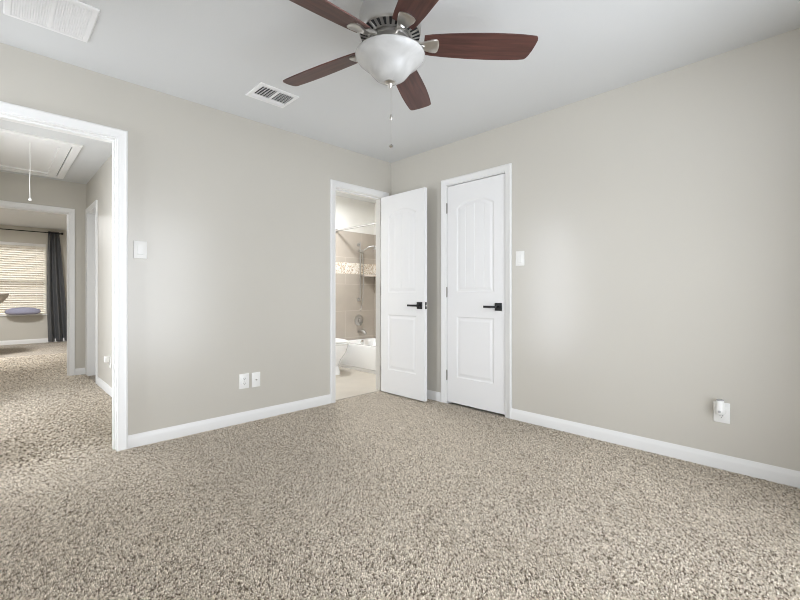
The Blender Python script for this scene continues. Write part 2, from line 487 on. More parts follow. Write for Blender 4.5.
baseboard('baseboard_hall_far', (BED[1] + CW, HFAR), (HX - 0.0135, HFAR), (0, -1), 'short white baseboard right of the back bedroom doorway')
baseboard('baseboard_back_bedroom', (-5.2, BY), (-1.4, BY), (0, -1), 'white baseboard under the back bedroom window')
baseboard('baseboard_side', (-3.50, -3.68), (-3.50, 0.0), (1, 0), 'white baseboard on the side wall')
baseboard('baseboard_rear', (-3.487, -3.68), (-0.0135, -3.68), (0, 1), 'white baseboard on the rear wall')

# ---------------------------------------------------------------- windows
def window(name, axis, face, inward, ua, ub, za, zb, depth, label):
    """sash window in a wall opening; face = room face of the wall, inward = direction (+1/-1) pointing into the room"""
    def B(u0, u1, z0, z1, d0, d1, bev=0.0):
        bm = bmesh.new()
        p0, p1 = face - inward * d0, face - inward * d1
        a = (p0, u0, z0) if axis == 'x' else (u0, p0, z0)
        b = (p1, u1, z1) if axis == 'x' else (u1, p1, z1)
        lo = [min(x, y) for x, y in zip(a, b)]; hi = [max(x, y) for x, y in zip(a, b)]
        return box(bm, lo, hi, bev)
    root = link(name, B(ua - 0.02, ub + 0.02, za - 0.028, za, -0.030, 0.07, 0.004), M['trim'])   # the sill board
    tag(root, label, 'window', kind='structure')
    fr = 0.035
    bm = bmesh.new()
    for a in ((ua, ua + fr, za, zb), (ub - fr, ub, za, zb), (ua + fr, ub - fr, zb - fr, zb), (ua + fr, ub - fr, za, za + fr)):
        t = B(*a, 0.075, 0.115); me = bpy.data.meshes.new('t'); t.to_mesh(me); t.free(); bm.from_mesh(me); bpy.data.meshes.remove(me)
    link('window_frame', bm, M['plastic'], root, smooth=0)
    zm = (za + zb) / 2
    link('meeting_rail', B(ua + fr, ub - fr, zm - 0.022, zm + 0.022, 0.080, 0.110), M['plastic'], root, smooth=0)
    link('glass', B(ua + fr, ub - fr, za + fr, zm - 0.022, 0.092, 0.096), M['glass'], root, smooth=0)
    link('glass', B(ua + fr, ub - fr, zm + 0.022, zb - fr, 0.098, 0.102), M['glass'], root, smooth=0)
    return root
window('window_1', 'y', BY, -1, *WIN, 0.12, 'white sash window of the back bedroom behind the blind')
window('window_2', 'y', -3.68, 1, -2.80, -0.66, 0.06, 2.20, 0.12, 'assumed tall glazed window in the rear bedroom wall, added for daylight')  # unseen window, assumed to bring in daylight
window('window_3', 'x', -3.50, 1, -0.29, -0.03, 0.06, 2.20, 0.12, 'slim tall window added in the side bedroom wall for the light streak')  # unseen window, shaped to throw the streak on the right wall

# ---------------------------------------------------------------- panel doors
def door_mesh(w, h, t, both=True):
    st = 0.108
    pan = [(st, w - st, 0.240, 0.805, 0.0), (st, w - st, 1.030, 1.805, 0.060)]
    prof = [(0, 0), (0.004, 0.0025), (0.010, 0.0062), (0.020, 0.0062), (0.030, 0.0045), (0.042, 0.0015), (9, 0.0015)]
    def P(s):
        if s <= 0: return 0.0
        for (a, x), (b, y) in zip(prof, prof[1:]):
            if s <= b: return x + (y - x) * (s - a) / (b - a)
    gr = [st + (w - 2 * st) * k / 4 for k in (1, 2, 3)]
    def depth(x, z):
        d = 0.0
        for i, (x0, x1, z0, z1, sag) in enumerate(pan):
            top = z1
            if sag:
                q = (2 * (x - x0) / (x1 - x0) - 1)
                top = z1 + sag * (1 - abs(q) ** 2.5) if abs(q) < 1 else z1
            s = min(x - x0, x1 - x, z - z0, top - z)
            d += P(s)
            if sag and s > 0.042:
                for g in gr:
                    d += max(0.0, 0.0032 * (1 - abs(x - g) / 0.0045))
        return d
    xs = {0.0, w}; zs = {0.0, h}
    off = (-0.0005, 0.0, 0.004, 0.007, 0.010, 0.015, 0.020, 0.025, 0.030, 0.036, 0.042, 0.0425)
    for x0, x1, z0, z1, sag in pan:
        for o in off:
            xs |= {x0 + o, x1 - o}; zs |= {z0 + o}
            if not sag: zs |= {z1 - o}
        if sag:
            zs |= {z1 - 0.05 + 0.0035 * k for k in range(34)}
            xs |= {x0 + (x1 - x0) * k / 40 for k in range(41)}
    for g in gr: xs |= {g - 0.0045, g, g + 0.0045}
    zs |= {h * k / 40 for k in range(41)}
    def thin(s):
        s = sorted(s); out = [s[0]]
        for v in s[1:]:
            if v - out[-1] > 4e-4: out.append(v)
        out[-1] = s[-1]
        return out
    xs, zs = thin(xs), thin(zs)
    bm = bmesh.new()
    F = [[bm.verts.new((x, depth(x, z), z)) for z in zs] for x in xs]
    Bk = [[bm.verts.new((x, t - (depth(x, z) if both else 0), z)) for z in zs] for x in xs]
    nx, nz = len(xs), len(zs)
    for i in range(nx - 1):
        for j in range(nz - 1):
            bm.faces.new((F[i][j], F[i + 1][j], F[i + 1][j + 1], F[i][j + 1]))
            bm.faces.new((Bk[i][j], Bk[i][j + 1], Bk[i + 1][j + 1], Bk[i + 1][j]))
    for i in range(nx - 1):
        bm.faces.new((F[i][0], Bk[i][0], Bk[i + 1][0], F[i + 1][0]))
        bm.faces.new((F[i][-1], F[i + 1][-1], Bk[i + 1][-1], Bk[i][-1]))
    for j in range(nz - 1):
        bm.faces.new((F[0][j], F[0][j + 1], Bk[0][j + 1], Bk[0][j]))
        bm.faces.new((F[-1][j], Bk[-1][j], Bk[-1][j + 1], F[-1][j + 1]))
    return bm

def lever(root, x, y, z, sgn):
    """black lever set; sgn -1 = on the front face (towards -y), +1 on the back face"""
    def yy(a, b): return sorted((y + sgn * a, y + sgn * b))
    y0, y1 = yy(0, 0.009)
    ro = link('handle', new_box((x - 0.033, y0, z - 0.033), (x + 0.033, y1, z + 0.033), 0.0015), M['black'], root)
    ro['label'] = 'square black handle rosette'
    link('lever_neck', lathe([(0, 0), (0.011, 0), (0.011, 0.040), (0, 0.040)], 20, center=(x, y + (0.009 if sgn > 0 else -0.049), z), axis='Y'), M['black'], ro)
    y0, y1 = yy(0.040, 0.055)
    link('lever', new_box((x - 0.118, y0, z - 0.0095), (x + 0.012, y1, z + 0.0095), 0.0015), M['black'], ro)

def hinge(root, z, x=-0.004, y=-0.006):
    bm = tube([(x, y, z - 0.0445), (x, y, z + 0.0445)], 0.0062, 14)
    tube([(x, y, z - 0.049), (x, y, z - 0.0445)], 0.0045, 10, bm)
    tube([(x, y, z + 0.0445), (x, y, z + 0.049)], 0.0045, 10, bm)
    box(bm, (x - 0.001, y, z - 0.0445), (x + 0.001, 0.001, z + 0.0445))
    h = link('hinge', bm, M['hinge'], root)
    h['label'] = 'satin nickel hinge'

DW, DT = 0.612, 0.035
door1 = tag(link('door_1', door_mesh(DW, 2.022, DT), M['door'], smooth=35), 'white two panel door standing open at the bathroom doorway', 'door', kind='structure')
door1.location = (-0.155, -0.013, 0.014); door1.rotation_euler = (0, 0, R(-90))
lever(door1, DW - 0.062, 0.0, 0.905, -1); lever(door1, DW - 0.062, DT, 0.905, 1)
for z in (0.22, 1.05, 1.83): hinge(door1, z, y=DT + 0.006)
lp = link('latch_plate', new_box((DW - 0.0005, 0.006, 0.872), (DW + 0.0012, DT - 0.006, 0.938), 0.0006), M['latch_black'], door1)
link('latch_bolt', new_box((DW, 0.011, 0.897), (DW + 0.009, DT - 0.011, 0.913), 0.002), M['nickel'], lp)

DW2 = 0.614
door2 = tag(link('door_2', door_mesh(DW2, 2.022, DT, both=False), M['door'], smooth=35), 'closed white two panel closet door with black lever', 'door', kind='structure')
door2.location = (0.004, CLO[1] - 0.0035, 0.016); door2.rotation_euler = (0, 0, R(-90))
lever(door2, DW2 - 0.062, 0.0, 0.903, -1)
for z in (0.25, 1.03, 1.82): hinge(door2, z)
door3 = tag(link('door_3', new_box((HX + 0.085, OPN[0], 0.01), (HX + 0.12, OPN[1], DH), 0.002), M['door']), 'plain white door set back in the right hall wall', 'door', kind='structure')
kb = link('handle', lathe([(0, 0), (0.03, 0), (0.03, 0.008), (0.011, 0.012), (0.011, 0.03), (0.027, 0.04), (0.027, 0.055), (0, 0.06)], 24, center=(0, 0, 0), axis='X'), M['nickel'], door3)
kb.location = (HX + 0.085, OPN[0] + 0.07, 0.92); kb.scale = (-1, 1, 1)

# ---------------------------------------------------------------- bathroom
slab('wall_tile_far', (0.36, FY - 0.010, 0.30), (1.17, FY, 1.327), M['tile_far'], 'taupe wall tile below the mosaic band in the shower', 'wall tile')
slab('wall_tile_far_upper', (0.36, FY - 0.010, 1.49), (1.17, FY, 1.95), M['tile_far'], 'taupe wall tile above the mosaic band in the shower', 'wall tile')
slab('trim_6', (0.36, FY - 0.012, 1.327), (1.17, FY, 1.49), M['mosaic'], 'cream pebble mosaic band across the shower wall', 'wall tile')
slab('wall_tile_side', (1.160, 0.12, 0.30), (1.17, FY - 0.012, 1.327), M['tile_side'], 'taupe tile along the tub side wall', 'wall tile')
slab('wall_tile_side_upper', (1.160, 0.12, 1.49), (1.17, FY - 0.012, 1.95), M['tile_side'], 'upper taupe tile along the tub side wall', 'wall tile')
slab('trim_7', (1.158, 0.12, 1.327), (1.17, FY - 0.012, 1.49), M['mosaic'], 'cream pebble mosaic band along the tub side wall', 'wall tile')

def rrect(cx, cy, hx, hy, r, n=8):
    pts = []
    for (sx, sy, a0) in ((1, 1, 0), (-1, 1, 90), (-1, -1, 180), (1, -1, 270)):
        for k in range(n + 1):
            a = R(a0 + 90 * k / n)
            pts.append((cx + sx * (hx - r) + r * math.cos(a), cy + sy * (hy - r) + r * math.sin(a)))
    return pts
def loft(rings, bm=None, cap0=True, cap1=True):
    bm = bm or bmesh.new()
    rr = [[bm.verts.new(p) for p in ring] for ring in rings]
    for a, b in zip(rr, rr[1:]):
        for k in range(len(a)):
            bm.faces.new((a[k], a[(k + 1) % len(a)], b[(k + 1) % len(a)], b[k]))
    if cap0: bm.faces.new(rr[0][::-1])
    if cap1: bm.faces.new(rr[-1])
    return bm
TZ = 0.355
tx0, tx1, ty0, ty1 = 0.41, 1.158, 0.122, FY - 0.0125
tcx, tcy, thx, thy = (tx0 + tx1) / 2, (ty0 + ty1) / 2, (tx1 - tx0) / 2, (ty1 - ty0) / 2
tub = thing('bathtub', (tcx, tcy, 0.0085), 'white alcove bathtub below the tiled shower wall', 'bathtub')
def rz(hx, hy, r, z): return [(x, y, z - 0.0085) for x, y in rrect(0, 0, hx, hy, r)]
link('tub_body', loft([rz(thx - 0.012, thy, 0.008, 0.009), rz(thx - 0.012, thy, 0.008, 0.045), rz(thx - 0.002, thy, 0.008, 0.055), rz(thx, thy, 0.010, TZ - 0.012), rz(thx - 0.004, thy - 0.003, 0.012, TZ),
      rz(thx - 0.055, thy - 0.055, 0.09, TZ), rz(thx - 0.068, thy - 0.07, 0.09, TZ - 0.012), rz(thx - 0.10, thy - 0.12, 0.10, 0.16), rz(thx - 0.16, thy - 0.2, 0.10, 0.10)]), M['porcelain'], tub)
link('overflow_plate', lathe([(0, 0), (0.034, 0), (0.034, -0.006), (0.026, -0.012), (0, -0.012)], 24, center=(0.07, thy - 0.078, TZ - 0.050), axis='Y'), M['chrome'], tub)
link('drain', lathe([(0, 0), (0.03, 0), (0.03, 0.004), (0, 0.006)], 20, center=(0.07, thy - 0.32, 0.0915)), M['chrome'], tub)

SX = 0.845
WY = FY - 0.010
sh = thing('shower_slide_bar', (SX, WY, 0.95), 'chrome shower slide bar with hand shower on the tiled wall', 'shower')
link('bar', tube([(0, -0.045, -0.02), (0, -0.045, 0.85)], 0.010, 14), M['nickel_dark'], sh)
for z in (0.0, 0.82):
    link('bracket', lathe([(0, 0), (0.024, 0), (0.024, -0.012), (0.013, -0.018), (0.013, -0.056), (0, -0.056)], 20, center=(0, 0, z), axis='Y'), M['nickel_dark'], sh)
link('shower_arm', tube([(0.045, -0.02, 0.72), (0.06, -0.08, 0.745), (0.09, -0.12, 0.775), (0.13, -0.16, 0.79), (0.165, -0.19, 0.80)], 0.010, 12), M['nickel_dark'], sh)
link('shower_head', lathe([(0, 0), (0.014, 0), (0.02, -0.03), (0.045, -0.055), (0.045, -0.068), (0, -0.07)], 24, center=(0.178, -0.20, 0.815)), M['nickel_dark'], sh)
link('slider', new_box((-0.016, -0.075, 0.70), (0.055, -0.02, 0.745), 0.008), M['nickel_dark'], sh)
hose = [(0.03, -0.05, 0.70)]
for k in range(1, 13):
    a = k / 12
    hose.append((0.035 + 0.02 * math.sin(a * math.pi) - 0.035 * a, -0.06 - 0.01 * math.sin(a * 5), 0.70 - 0.86 * math.sin(a * math.pi / 2)))
link('hose', tube(hose, 0.0065, 10), M['nickel_dark'], sh)
va = thing('shower_valve', (SX + 0.01, WY, 0.64), 'round chrome shower valve trim above the tub spout', 'faucet')
link('escutcheon', lathe([(0, 0), (0.082, 0), (0.080, -0.006), (0.06, -0.014), (0.034, -0.018), (0, -0.018)], 40, axis='Y'), M['nickel_dark'], va)
hb = link('handle', lathe([(0, -0.018), (0.034, -0.018), (0.030, -0.05), (0.018, -0.056), (0, -0.056)], 28, axis='Y'), M['nickel_dark'], va)
link('handle_lever', new_box((-0.007, -0.056, -0.075), (0.007, -0.042, 0.0), 0.004), M['nickel_dark'], hb)
sp = thing('tub_spout', (SX + 0.02, WY, 0.47), 'chrome tub spout below the round shower valve', 'faucet')
link('spout', tube([(0, 0, 0), (0, -0.06, 0.002), (0, -0.11, -0.004), (0, -0.135, -0.02), (0, -0.14, -0.04)], [0.030, 0.028, 0.026, 0.023, 0.020], 20), M['nickel_dark'], sp)
link('diverter_knob', lathe([(0, 0), (0.005, 0), (0.005, 0.02), (0.009, 0.022), (0.009, 0.03), (0, 0.031)], 14, center=(0, -0.11, 0.02)), M['nickel_dark'], sp)
cs = tag(link('corner_shelf', (lambda bm: bm)(loft([[(0, 0, z)] + [(-0.26 * math.cos(R(a)), -0.26 * math.sin(R(a)), z) for a in range(0, 91, 6)] for z in (0.0, 0.03)])), M['tile_far'], smooth=30), 'taupe quarter round corner shelf below the mosaic band', 'shelf')
cs.location = (1.158, WY - 0.0025, 1.295)
rd = thing('shower_curtain_rod', (0.44, 0.87, 1.935), 'thin chrome shower curtain rod above the bathtub', 'curtain rod')
link('rod', tube([(0, -0.745, 0), (0, 0.738, 0)], 0.0125, 16), M['nickel_dark'], rd)
for y, s in ((-0.749, 1), (0.739, -1)):
    link('rod_flange', lathe([(0, 0), (0.03, 0), (0.03, s * 0.008), (0.016, s * 0.016), (0, s * 0.016)], 20, center=(0, y, 0), axis='Y'), M['nickel_dark'], rd)

def ell(cx, cy, rx, ry, z, n=40, flat=0.0):
    out = []
    for k in range(n):
        a = 2 * math.pi * k / n
        y = math.sin(a)
        if y > 0 and flat: y *= (1 - flat)
        out.append((cx + rx * math.cos(a), cy + ry * y, z))
    return out
tl = thing('toilet', (0.06, 1.25, 0.0085), 'white toilet with closed lid left of the bathtub', 'toilet')
link('bowl', loft([ell(0, 0.02, 0.105, 0.24, 0), ell(0, 0.02, 0.100, 0.235, 0.03), ell(0, 0.03, 0.092, 0.21, 0.10), ell(0, 0.01, 0.110, 0.24, 0.19), ell(0, -0.02, 0.150, 0.29, 0.28), ell(0, -0.03, 0.176, 0.31, 0.36), ell(0, -0.03, 0.180, 0.312, 0.385)]), M['porcelain'], tl)
link('seat', loft([ell(0, -0.03, 0.180, 0.315, 0.3885), ell(0, -0.03, 0.186, 0.322, 0.394), ell(0, -0.03, 0.186, 0.322, 0.402), ell(0, -0.03, 0.180, 0.316, 0.406)]), M['plastic'], tl)
link('lid', loft([ell(0, -0.025, 0.178, 0.31, 0.411), ell(0, -0.025, 0.184, 0.317, 0.416), ell(0, -0.025, 0.184, 0.317, 0.424), ell(0, -0.025, 0.17, 0.30, 0.431)]), M['plastic'], tl)
link('tank', new_box((-0.20, 0.19, 0.37), (0.20, 0.368, 0.72), 0.02, 3), M['porcelain'], tl)
link('tank_lid', new_box((-0.212, 0.178, 0.72), (0.212, 0.369, 0.752), 0.010, 3), M['porcelain'], tl)
link('flush_lever', tube([(-0.15, 0.188, 0.66), (-0.15, 0.170, 0.66), (-0.09, 0.166, 0.655)], 0.007, 10), M['chrome'], tl)

bl = thing('added_ceiling_light', (-0.08, 0.95, H), 'added round white flush ceiling light of the bathroom', 'ceiling light')  # unseen fixture added above the bathroom fill light
link('light_pan', lathe([(0, 0), (0.16, 0), (0.16, -0.02), (0.155, -0.025), (0, -0.025)], 40), M['nickel'], bl)
hl = thing('added_ceiling_light', (-2.82, 0.62, H), 'added round white flush ceiling light of the hall', 'ceiling light')  # unseen fixture added above the hall fill light
link('light_pan', lathe([(0, 0), (0.16, 0), (0.16, -0.02), (0.155, -0.025), (0, -0.025)], 40), M['nickel'], hl)

# ---------------------------------------------------------------- ceiling fan
FX, FYY = -1.751, -1.848
fan = thing('ceiling_fan', (FX, FYY, H), 'five blade cherry wood ceiling fan with nickel motor and white bowl light', 'ceiling fan')
def z_(z): return z - H
link('motor_housing', lathe([(0, z_(2.44)), (0.092, z_(2.44)), (0.094, z_(2.405)), (0.098, z_(2.385)), (0.118, z_(2.355)), (0.134, z_(2.325)), (0.141, z_(2.29)), (0.143, z_(2.255)), (0.143, z_(2.222)),
      (0.139, z_(2.212)), (0.135, z_(2.208)), (0.098, z_(2.197)), (0.094, z_(2.197)), (0.09, z_(2.201)), (0, z_(2.201))], 64), M['nickel_dark'], fan)
bm = bmesh.new()
for k in range(30):
    a = 2 * math.pi * k / 30
    ca, sa = math.cos(a), math.sin(a)
    vs = []
    for r, z, hw in ((0.103, 2.1980, 0.0042), (0.136, 2.2073, 0.0068)):
        for s in (-1, 1):
            vs.append(bm.verts.new((r * ca - s * hw * sa, r * sa + s * hw * ca, z_(z - 0.0004))))
            vs.append(bm.verts.new((r * ca - s * hw * sa, r * sa + s * hw * ca, z_(z + 0.004))))
    a0, a1, b0, b1, c0, c1, d0, d1 = vs
    for f in ((a0, b0, d0, c0), (a1, c1, d1, b1), (a0, a1, b1, b0), (c0, d0, d1, c1), (a0, c0, c1, a1), (b0, b1, d1, d0)):
        bm.faces.new(f)
sl = link('vent_slots', bm, M['darkvoid'], fan, smooth=0); sl['label'] = 'dark radial cooling slots'
link('flywheel', lathe([(0, z_(2.200)), (0.088, z_(2.200)), (0.088, z_(2.184)), (0.080, z_(2.180)), (0, z_(2.180))], 48), M['nickel_dark'], fan)
link('light_fitter', lathe([(0, z_(2.180)), (0.062, z_(2.180)), (0.062, z_(2.162)), (0.070, z_(2.158)), (0.070, z_(2.140)), (0.110, z_(2.126)), (0.110, z_(2.1225)), (0, z_(2.1225))], 48), M['nickel'], fan)
bp = [(0.112, 2.1235), (0.148, 2.1225), (0.157, 2.1205), (0.1595, 2.117), (0.1575, 2.110), (0.149, 2.098), (0.134, 2.085), (0.117, 2.073), (0.102, 2.058), (0.089, 2.040), (0.072, 2.020), (0.048, 2.005), (0.022, 1.999), (0, 1.998)]
gb = link('glass_bowl', lathe([(r, z_(z)) for r, z in bp], 64), M['alabaster'], fan, smooth=60); gb['label'] = 'white alabaster glass bowl shade'
link('finial', lathe([(0, z_(2.000)), (0.024, z_(2.000)), (0.025, z_(1.995)), (0.012, z_(1.988)), (0.009, z_(1.976)), (0.006, z_(1.970)), (0, z_(1.969))], 24), M['nickel'], fan)
def chain(x, y, z0, z1, kind):
    c = tube([(x, y, z_(z0)), (x, y, z_(z1))], 0.0009, 8)
    p = link('pull_chain', c, M['nickel'], fan)
    if kind:
        link('chain_fob', lathe([(0, 0), (0.003, 0.0), (0.0065, -0.009), (0.0075, -0.018), (0.004, -0.027), (0, -0.028)], 18, center=(x, y, z_(z1))), M['nickel'], p)
    else:
        link('chain_fob', lathe([(0, 0), (0.004, -0.001), (0.010, -0.006), (0.010, -0.012), (0.003, -0.016), (0, -0.016)], 18, center=(x, y, z_(z1))), M['chrome'], p)
chain(0.004, -0.003, 1.973, 1.850, True)
chain(0.001, -0.0055, 1.975, 1.712, False)

def blade_outline():
    # length along x from the hub, half width
    pts = [(0.155, 0.050), (0.19, 0.056), (0.26, 0.063), (0.36, 0.069), (0.46, 0.072), (0.55, 0.071), (0.61, 0.068), (0.640, 0.064)]
    tip = [(0.648, 0.058), (0.655, 0.045), (0.664, 0.015), (0.670, -0.020), (0.672, -0.045), (0.668, -0.058)]
    pts2 = [(0.66, 0.063), (0.61, 0.068), (0.55, 0.071), (0.46, 0.072), (0.36, 0.069), (0.26, 0.063), (0.19, 0.056), (0.155, 0.050)]
    return pts + tip + [(x, -y) for x, y in pts2]
    low = [(x, -y) for x, y in pts[::-1]]
    return pts + tip + low
ZB = 2.172
for k in range(5):
    ang = R(31 + 72 * k + (-1.0, 0.0, 2.5, 0.0, -1.2)[k])
    ol = blade_outline()
    bm = bmesh.new()
    top = [bm.verts.new((x, y, 0.003)) for x, y in ol]
    bot = [bm.verts.new((x, y, -0.003)) for x, y in ol]
    bm.faces.new(top); bm.faces.new(bot[::-1])
    n = len(ol)
    for i in range(n):
        bm.faces.new((top[i], bot[i], bot[(i + 1) % n], top[(i + 1) % n]))
    b = link('blade', bm, M['wood'], fan, smooth=30)
    b.location = (0, 0, z_(ZB))
    b.rotation_euler = Matrix.Rotation(ang, 3, 'Z').to_euler()
    rot = (Matrix.Rotation(ang, 3, 'Z') @ Matrix.Rotation(R(-15), 3, 'X')).to_euler()
    b.rotation_euler = rot
    # blade iron: a shield-shaped plate below the blade and an arm to the flywheel
    iron = [(0.130, 0.018), (0.150, 0.022), (0.172, 0.030), (0.196, 0.037), (0.212, 0.037), (0.220, 0.029), (0.224, 0.012)]
    iron = iron + [(x, -y) for x, y in iron[::-1]]
    bm = bmesh.new()
    rings = []
    for s, z in ((1.0, -0.0032), (1.0, -0.0065), (0.88, -0.0100)):
        rings.append([bm.verts.new((0.18 + (x - 0.18) * s, y * s, z)) for x, y in iron])
    for a, c in zip(rings, rings[1:]):
        for i in range(len(iron)):
            bm.faces.new((a[i], a[(i + 1) % len(iron)], c[(i + 1) % len(iron)], c[i]))
    bm.faces.new(rings[0][::-1]); bm.faces.new(rings[-1])
    ir = link('blade_iron', bm, M['nickel'], b, smooth=35)
    arm = link('iron_arm', tube([(0.070, 0, z_(2.190)), (0.110, 0, z_(2.184)), (0.140, 0, z_(2.170)), (0.158, 0, z_(2.164))], [0.010, 0.011, 0.014, 0.010], 14), M['nickel'], fan)
    arm.rotation_euler = (0, 0, ang)

# ---------------------------------------------------------------- ceiling vents
rg = thing('return_air_grille', (-2.841, -0.538, H), 'large white square-mesh return air grille at the ceiling edge', 'vent')
hx, hy = 0.172, 0.184
def frame(x0, x1, y0, y1, w, z0, z1):
    """a flat ring, one connected mesh"""
    bm = bmesh.new()
    R1 = [(x0, y0), (x1, y0), (x1, y1), (x0, y1)]
    R2 = [(x0 + w, y0 + w), (x1 - w, y0 + w), (x1 - w, y1 - w), (x0 + w, y1 - w)]
    rows = [[bm.verts.new((x, y, z0)) for x, y in R1], [bm.verts.new((x, y, (z0 + z1) / 2)) for x, y in R1],
            [bm.verts.new((x + (0.006 if x < 0 else -0.006), y + (0.006 if y < 0 else -0.006), z1)) for x, y in R1],
            [bm.verts.new((x, y, z1)) for x, y in R2], [bm.verts.new((x, y, z0)) for x, y in R2]]
    for i in range(5):
        a, b = rows[i], rows[(i + 1) % 5]
        for k in range(4):
            bm.faces.new((a[k], a[(k + 1) % 4], b[(k + 1) % 4], b[k]))
    return bm
link('frame', frame(-hx, hx, -hy, hy, 0.026, 0.0, -0.010), M['grille'], rg, smooth=0)
link('filter', new_box((-hx + 0.02, -hy + 0.02, -0.002), (hx - 0.02, hy - 0.02, -0.0005)), M['filter'], rg, smooth=0)
bm = bmesh.new()
q = 0.0098
nx, ny = int((2 * hx - 0.05) / q), int((2 * hy - 0.05) / q)
for i in range(nx + 1):
    x = -hx + 0.025 + i * q
    box(bm, (x - 0.0026, -hy + 0.024, -0.008), (x + 0.0026, hy - 0.024, -0.0055))
for j in range(ny + 1):
    y = -hy + 0.025 + j * q
    box(bm, (-hx + 0.024, y - 0.0030, -0.0085), (hx - 0.024, y + 0.0030, -0.005))
link('mesh_grid', bm, M['grille'], rg, smooth=0)
link('center_bar', new_box((-0.006, -hy + 0.024, -0.0095), (0.010, hy - 0.024, -0.004), 0.001), M['grille'], rg, smooth=0)

sv = thing('supply_air_vent', (-1.632, -0.500, H), 'small white two section ceiling vent near the fan', 'vent')
hx, hy = 0.145, 0.120
link('frame', frame(-hx, hx, -hy, hy, 0.026, 0.0, -0.008), M['grille'], sv, smooth=0)
link('duct_opening', new_box((-hx + 0.02, -hy + 0.02, -0.001), (hx - 0.02, hy - 0.02, -0.0002)), M['darkvoid'], sv, smooth=0)  # dark sheet standing in for the shade of a duct
link('divider', new_box((-0.009, -hy + 0.024, -0.008), (0.009, hy - 0.024, -0.001)), M['grille'], sv, smooth=0)
for s in (-1, 1):
    bm = bmesh.new()
    x0, x1 = (0.009, hx - 0.024) if s > 0 else (-hx + 0.024, -0.009)
    for j in range(9):
        y = -hy + 0.036 + j * 0.0205
        tilt = 0.35 if j < 7 else -0.8
        r = bmesh.ops.create_cube(bm, size=1.0, matrix=Matrix.Translation(((x0 + x1) / 2, y, -0.0065)) @ Matrix.Rotation(tilt, 4, 'X') @ Matrix.Diagonal((x1 - x0, 0.0135, 0.0012, 1)))
    for i in range(1, 5):
        x = x0 + (x1 - x0) * i / 5
        box(bm, (x - 0.0012, -hy + 0.024, -0.004), (x + 0.0012, hy - 0.024, -0.002))
    link('louvers', bm, M['grille'], sv, smooth=0)

# ---------------------------------------------------------------- attic hatch with pull cord
ah = thing('attic_hatch', (-2.80, 2.43, H), 'white framed attic hatch in the hall ceiling', 'attic hatch')
ax, ay = 0.355, 0.760
link('frame', frame(-ax, ax, -ay, ay, 0.066, 0.0, -0.022), M['hatch'], ah, smooth=0)
link('gap_shadow', frame(-ax + 0.067, ax - 0.067, -ay + 0.067, ay - 0.067, 0.010, 0.0, -0.002), M['darkvoid'], ah, smooth=0)
link('hatch_panel', frame(-ax + 0.072, ax - 0.072, -ay + 0.072, ay - 0.072, 0.085, 0.0, -0.018), M['hatch'], ah, smooth=0)
link('hatch_center', new_box((-ax + 0.15, -ay + 0.15, -0.005), (ax - 0.15, ay - 0.15, 0.0)), M['hatch'], ah, smooth=0)
pc = link('pull_cord', tube([(-0.01, -0.59, -0.012), (-0.008, -0.588, -0.25), (-0.012, -0.59, -0.38), (-0.009, -0.59, -0.53)], 0.0028, 8), M['cord'], ah)
link('cord_knob', lathe([(0, 0.0), (0.006, -0.002), (0.012, -0.014), (0.012, -0.024), (0, -0.03)], 18, center=(-0.009, -0.59, -0.53)), M['cord'], pc)

# ---------------------------------------------------------------- wall plates
def plate(name, loc, rz, label, cat, kind, w=0.078, h=0.119, group=None):
    """local frame: plate in the x-z plane, facing -y"""
    root = thing(name, loc, label, cat, rz, group)
    link('plate', new_box((-w / 2, -0.006, -h / 2), (w / 2, 0, h / 2), 0.0035, 3), M['plastic'], root)
    if kind == 'rocker':
        f = link('switch_frame', new_box((-0.0175, -0.0075, -0.0345), (0.0175, -0.005, 0.0345), 0.0008), M['plastic'], root)
        bm = bmesh.new()
        vs = [bm.verts.new(p) for p in ((-0.015, -0.0075, -0.032), (0.015, -0.0075, -0.032), (0.015, -0.0075, 0.032), (-0.015, -0.0075, 0.032),
                                        (-0.015, -0.0120, -0.031), (0.015, -0.0120, -0.031), (0.015, -0.0082, 0.031), (-0.015, -0.0082, 0.031))]
        for q in ((0, 1, 2, 3), (4, 5, 6, 7), (0, 1, 5, 4), (1, 2, 6, 5), (2, 3, 7, 6), (3, 0, 4, 7)): bm.faces.new([vs[i] for i in q])
        link('rocker', bm, M['plastic'], f, smooth=0)
    if kind == 'duplex':
        for z in (0.0195, -0.0195):
            s = link('socket', lathe([(0, 0.0), (0.0165, 0.0), (0.0165, -0.0035), (0.0155, -0.0045), (0, -0.0045)], 28, center=(0, -0.005, z), axis='Y', sy=1.0), M['plastic'], root)
            bm = bmesh.new()
            box(bm, (-0.0078, -0.0102, z - 0.001), (-0.0056, -0.0090, z + 0.0075))
            box(bm, (0.0054, -0.0102, z - 0.001), (0.0074, -0.0090, z + 0.0065))
            lathe([(0, 0), (0.0026, 0), (0.0026, -0.0012), (0, -0.0012)], 12, bm, (0, -0.0090, z - 0.007), 'Y')
            link('slots', bm, M['darkvoid'], s, smooth=0)
        link('screw', lathe([(0, 0), (0.003, 0), (0.0025, -0.0012), (0, -0.0014)], 14, center=(0, -0.006, 0), axis='Y'), M['nickel'], root)
    if kind == 'coax':
        c = link('coax_jack', lathe([(0, 0), (0.0075, 0), (0.0075, -0.004), (0.005, -0.004), (0.005, -0.012), (0, -0.012)], 6, center=(0, -0.006, 0.0), axis='Y'), M['nickel'], root)
        link('jack_hole', lathe([(0, 0), (0.0038, 0), (0.0038, -0.0008), (0, -0.0008)], 14, center=(0, -0.018, 0), axis='Y'), M['darkvoid'], c)
        for z in (0.042, -0.042):
            link('screw', lathe([(0, 0), (0.003, 0), (0.0025, -0.0012), (0, -0.0014)], 14, center=(0, -0.006, z), axis='Y'), M['plastic'], root)
    return root
plate('light_switch', (-2.339, 0, 1.327), 0, 'white light switch plate right of the hall doorway', 'light switch', 'rocker', 0.080)
